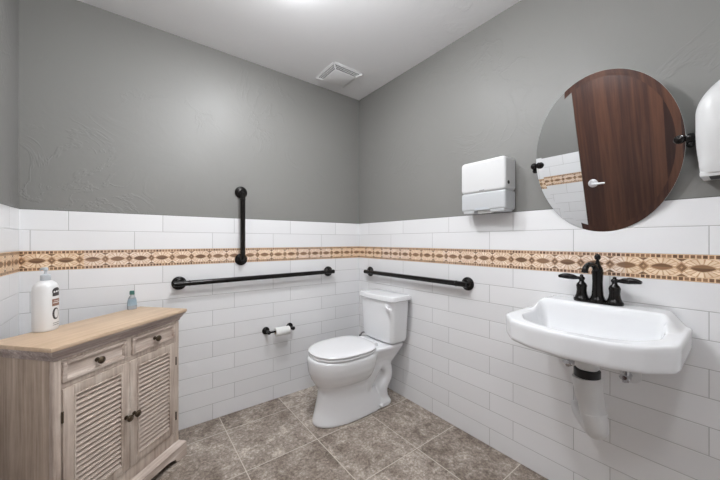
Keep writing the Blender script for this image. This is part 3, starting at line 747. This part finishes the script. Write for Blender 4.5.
def ring_frame(bm, x0, x1, z0, z1, w, y0, y1, bev=0.002, mat=0):
    box(bm, x0, x0 + w, y0, y1, z0, z1, bev, mat=mat); box(bm, x1 - w, x1, y0, y1, z0, z1, bev, mat=mat)
    box(bm, x0 + w, x1 - w, y0, y1, z1 - w, z1, bev, mat=mat); box(bm, x0 + w, x1 - w, y0, y1, z0, z0 + w, bev, mat=mat)
def knob(parent, x, z, y):
    bm = B(); lathe(bm, [(0.0, 0), (0.009, 0), (0.009, 0.002), (0.0045, 0.004), (0.0045, 0.012), (0.010, 0.016), (0.014, 0.021), (0.0145, 0.026), (0.010, 0.031), (0.0, 0.033)], (x, y, z), (0, -1, 0), 24)
    obj('knob', bm, M_bronze, parent)
for s in (-1, 1):
    x0, x1 = (s * 0.0135, s * (BW - st - 0.0015)); x0, x1 = min(x0, x1), max(x0, x1)
    # drawer
    z0, z1 = 0.6535, ZB1 - 0.0115
    bm = B(); ring_frame(bm, x0, x1, z0, z1, 0.013, BY0 - 0.004, BY0 + 0.016, 0.0015)
    ring_frame(bm, x0 + 0.013, x1 - 0.013, z0 + 0.013, z1 - 0.013, 0.004, BY0 - 0.0005, BY0 + 0.016, 0.001)
    box(bm, x0 + 0.01, x1 - 0.01, BY0 + 0.004, BY0 + 0.018, z0 + 0.01, z1 - 0.01)
    d = obj('drawer', bm, M_oakh, cab)
    knob(d, (x0 + x1) / 2, (z0 + z1) / 2, BY0 + 0.004)
    # door
    xa = s * 0.0012; x0, x1 = min(xa, s * (BW - st - 0.0015)), max(xa, s * (BW - st - 0.0015))
    z0, z1 = 0.1515, 0.6305
    sw = 0.036
    bm = B(); ring_frame(bm, x0, x1, z0, z1, sw, BY0 - 0.004, BY0 + 0.016, 0.002)
    ring_frame(bm, x0 + sw - 0.001, x1 - sw + 0.001, z0 + sw - 0.001, z1 - sw + 0.001, 0.006, BY0 - 0.007, BY0 + 0.006, 0.0015)
    d = obj('louvered_door', bm, M_oakv, cab)
    bm = B(); a0, a1, b0, b1 = x0 + sw + 0.004, x1 - sw - 0.004, z0 + sw + 0.004, z1 - sw - 0.004
    box(bm, a0, a1, BY0 + 0.012, BY0 + 0.016, b0, b1)
    N = 20; pz = (b1 - b0) / N
    for k in range(N):
        zc = b0 + (k + 0.5) * pz
        M = Matrix.Translation(((a0 + a1) / 2, BY0 + 0.0058, zc)) @ Matrix.Rotation(math.radians(50), 4, 'X')
        box(bm, -(a1 - a0) / 2, (a1 - a0) / 2, -0.0130, 0.0130, -0.0034, 0.0034, 0.0014, 2, M=M)
    obj('louver_panel', bm, M_slat, d)
    knob(d, s * 0.019, 0.388, BY0 - 0.003)
    for hz in (0.53, 0.235):
        bm = B(); hx_ = s * (BW - st + 0.001); tube(bm, [(hx_, BY0 - 0.004, hz - 0.016), (hx_, BY0 - 0.004, hz + 0.016)], 0.0035, 10, smooth=False)
        ball(bm, (hx_, BY0 - 0.004, hz + 0.018), 0.0042, n=6); ball(bm, (hx_, BY0 - 0.004, hz - 0.018), 0.0042, n=6)
        obj('hinge', bm, M_bronze, d)
# plinth with moulded top and scalloped bracket feet
bm = B()
PW = 0.312
rings = []
for g, z in ((0.030, 0.092), (0.024, 0.090), (0.012, 0.080), (0.004, 0.076), (0.0, 0.072), (0.0, 0.066), (0.03, 0.066)):
    rings.append([(-PW + g, DEP - 0.004, z), (-PW + g, g, z), (PW - g, g, z), (PW - g, DEP - 0.004, z)])
loft(bm, rings, closed=False, cap0=False, cap1=False)
def scallop(L0, L1, foot=0.075):
    pts = [(L0, 0.0), (L0, 0.070), (L1, 0.070), (L1, 0.0), (L1 - foot * 0.7, 0.0)]
    for i in range(0, 9):
        a = PI / 2 * i / 8; pts.append((L1 - foot * 0.7 - 0.022 * math.sin(a), 0.022 * (1 - math.cos(a))))
    pts += [(L1 - foot - 0.035, 0.032), (L1 - foot - 0.05, 0.036), (L0 + foot + 0.05, 0.036), (L0 + foot + 0.035, 0.032)]
    for i in range(8, -1, -1):
        a = PI / 2 * i / 8; pts.append((L0 + foot * 0.7 + 0.022 * math.sin(a), 0.022 * (1 - math.cos(a))))
    pts.append((L0 + foot * 0.7, 0.0)); return pts
prism(bm, scallop(-PW, PW), lambda u, v, h: (u, h, v), 0.0, 0.018)
for s in (-1, 1): prism(bm, scallop(0.018, DEP - 0.004, 0.04), lambda u, v, h, s=s: (h * s, u, v), PW - 0.018, PW)
obj('plinth', bm, M_oakh, cab, smooth=False)

# ------------------------------------------------------------------ bottles on the cabinet
lot = thing('lotion_bottle', 'tall white pump bottle with brown labels on the left end of the cabinet', 'bottle', (-1.915, -0.362, TH), math.radians(-24))
lot.scale = (0.74, 0.74, 0.975)
def oring(z, a, b, n=40, e=2.4): return ering(0, 0, z, a, b, n, e)
bm = B()
loft(bm, [oring(0.0, 0.045, 0.048), oring(0.004, 0.049, 0.052), oring(0.012, 0.0505, 0.054), oring(0.10, 0.0505, 0.054), oring(0.172, 0.0505, 0.054), oring(0.188, 0.048, 0.0515), oring(0.201, 0.040, 0.044), oring(0.210, 0.027, 0.030), oring(0.214, 0.017, 0.018), oring(0.220, 0.016, 0.016)])
obj('bottle_body', bm, M_lotion, lot)
bm = B(); lathe(bm, [(0.0, 0.214), (0.0215, 0.214), (0.0225, 0.218), (0.0215, 0.236), (0.014, 0.239), (0.0065, 0.242), (0.0055, 0.254), (0.010, 0.256), (0.012, 0.262), (0.0085, 0.268), (0.0, 0.270)], n=24)
tube(bm, [(0.0, 0, 0.261), (-0.012, 0.006, 0.263), (-0.028, 0.013, 0.262), (-0.036, 0.017, 0.257)], [0.007, 0.006, 0.005, 0.004], 10)
obj('pump', bm, M_pump, lot)
def patch(bm, a0, a1, z0, z1, g, kind='rect', mat=0, n=14, m=12):
    """patch wrapped on the bottle; angle a (rad), height z"""
    def pt(a, z):
        c, s = math.cos(a), math.sin(a); e = 2.4
        return ((0.0505 + g) * math.copysign(abs(c) ** (2 / e), c), (0.054 + g) * math.copysign(abs(s) ** (2 / e), s), z)
    am, zm = (a0 + a1) / 2, (z0 + z1) / 2
    s = bmesh.new()
    if kind == 'rect':
        V = [[s.verts.new(pt(a0 + (a1 - a0) * i / n, z0 + (z1 - z0) * j / m)) for i in range(n + 1)] for j in range(m + 1)]
        for j in range(m):
            for i in range(n): s.faces.new((V[j][i], V[j][i + 1], V[j + 1][i + 1], V[j + 1][i]))
    else:
        V = [[s.verts.new(pt(am + (a1 - a0) / 2 * r_ / 5 * math.cos(2 * PI * k / 24), zm + (z1 - z0) / 2 * r_ / 5 * math.sin(2 * PI * k / 24))) for k in range(24)] for r_ in range(1, 6)]
        for a, b in zip(V, V[1:]):
            for k in range(24): s.faces.new((a[k], a[(k + 1) % 24], b[(k + 1) % 24], b[k]))
        s.faces.new(V[0])
    bmesh.ops.recalc_face_normals(s, faces=s.faces)
    merge(bm, s, mat)
bm = B()
patch(bm, -0.42, 0.42, 0.150, 0.182, 0.0006, 'oval', 0); patch(bm, -0.38, 0.38, 0.146, 0.166, 0.0006, 'rect', 0)
patch(bm, -0.30, -0.10, 0.160, 0.168, 0.0011, 'oval', 3); patch(bm, -0.06, 0.10, 0.161, 0.169, 0.0011, 'oval', 3); patch(bm, 0.14, 0.30, 0.162, 0.170, 0.0011, 'oval', 3)
patch(bm, -0.42, 0.42, 0.104, 0.134, 0.0006, 'rect', 1)
patch(bm, -0.34, 0.34, 0.116, 0.119, 0.0011, 'rect', 3); patch(bm, -0.26, 0.26, 0.124, 0.126, 0.0011, 'rect', 3)
patch(bm, -0.40, 0.24, 0.046, 0.096, 0.0006, 'oval', 0); patch(bm, -0.20, 0.16, 0.052, 0.090, 0.0011, 'oval', 3)
for k in range(2): patch(bm, -0.35, 0.3, 0.030 - k * 0.008, 0.0325 - k * 0.008, 0.0006, 'rect', 2)
obj('label', bm, [M_labdark, M_labbrown, M_grey, M_lotion], lot)

san = thing('hand_sanitizer_bottle', 'small clear gel bottle with teal cap at the back of the cabinet top', 'bottle', (-1.627, -0.094, TH), math.radians(-60))
san.scale = (0.82, 0.76, 1.04)
bm = B(); loft(bm, [ering(0, 0, z, a, b, 32, 2.4) for z, a, b in ((0, .017, .027), (.003, .019, .029), (.010, .0195, .030), (.04, .0185, .027), (.058, .0165, .022), (.068, .013, .015), (.073, .010, .010), (.080, .0095, .0095))])
obj('bottle_body', bm, M_clear, san)
bm = B(); rings = []
for z, a, b in ((.020, .0200, .0300), (.04, .0190, .0275), (.056, .0175, .0235)): rings.append(ering(0, 0, z, a, b, 32, 2.4))
loft(bm, rings, cap0=False, cap1=False); obj('label', bm, M_blue, san)
bm = B(); lathe(bm, [(0.0, 0.077), (0.0145, 0.077), (0.015, 0.080), (0.0145, 0.094), (0.012, 0.097), (0.0, 0.098)], n=24); obj('cap', bm, M_teal, san)
bpy.context.view_layer.update()
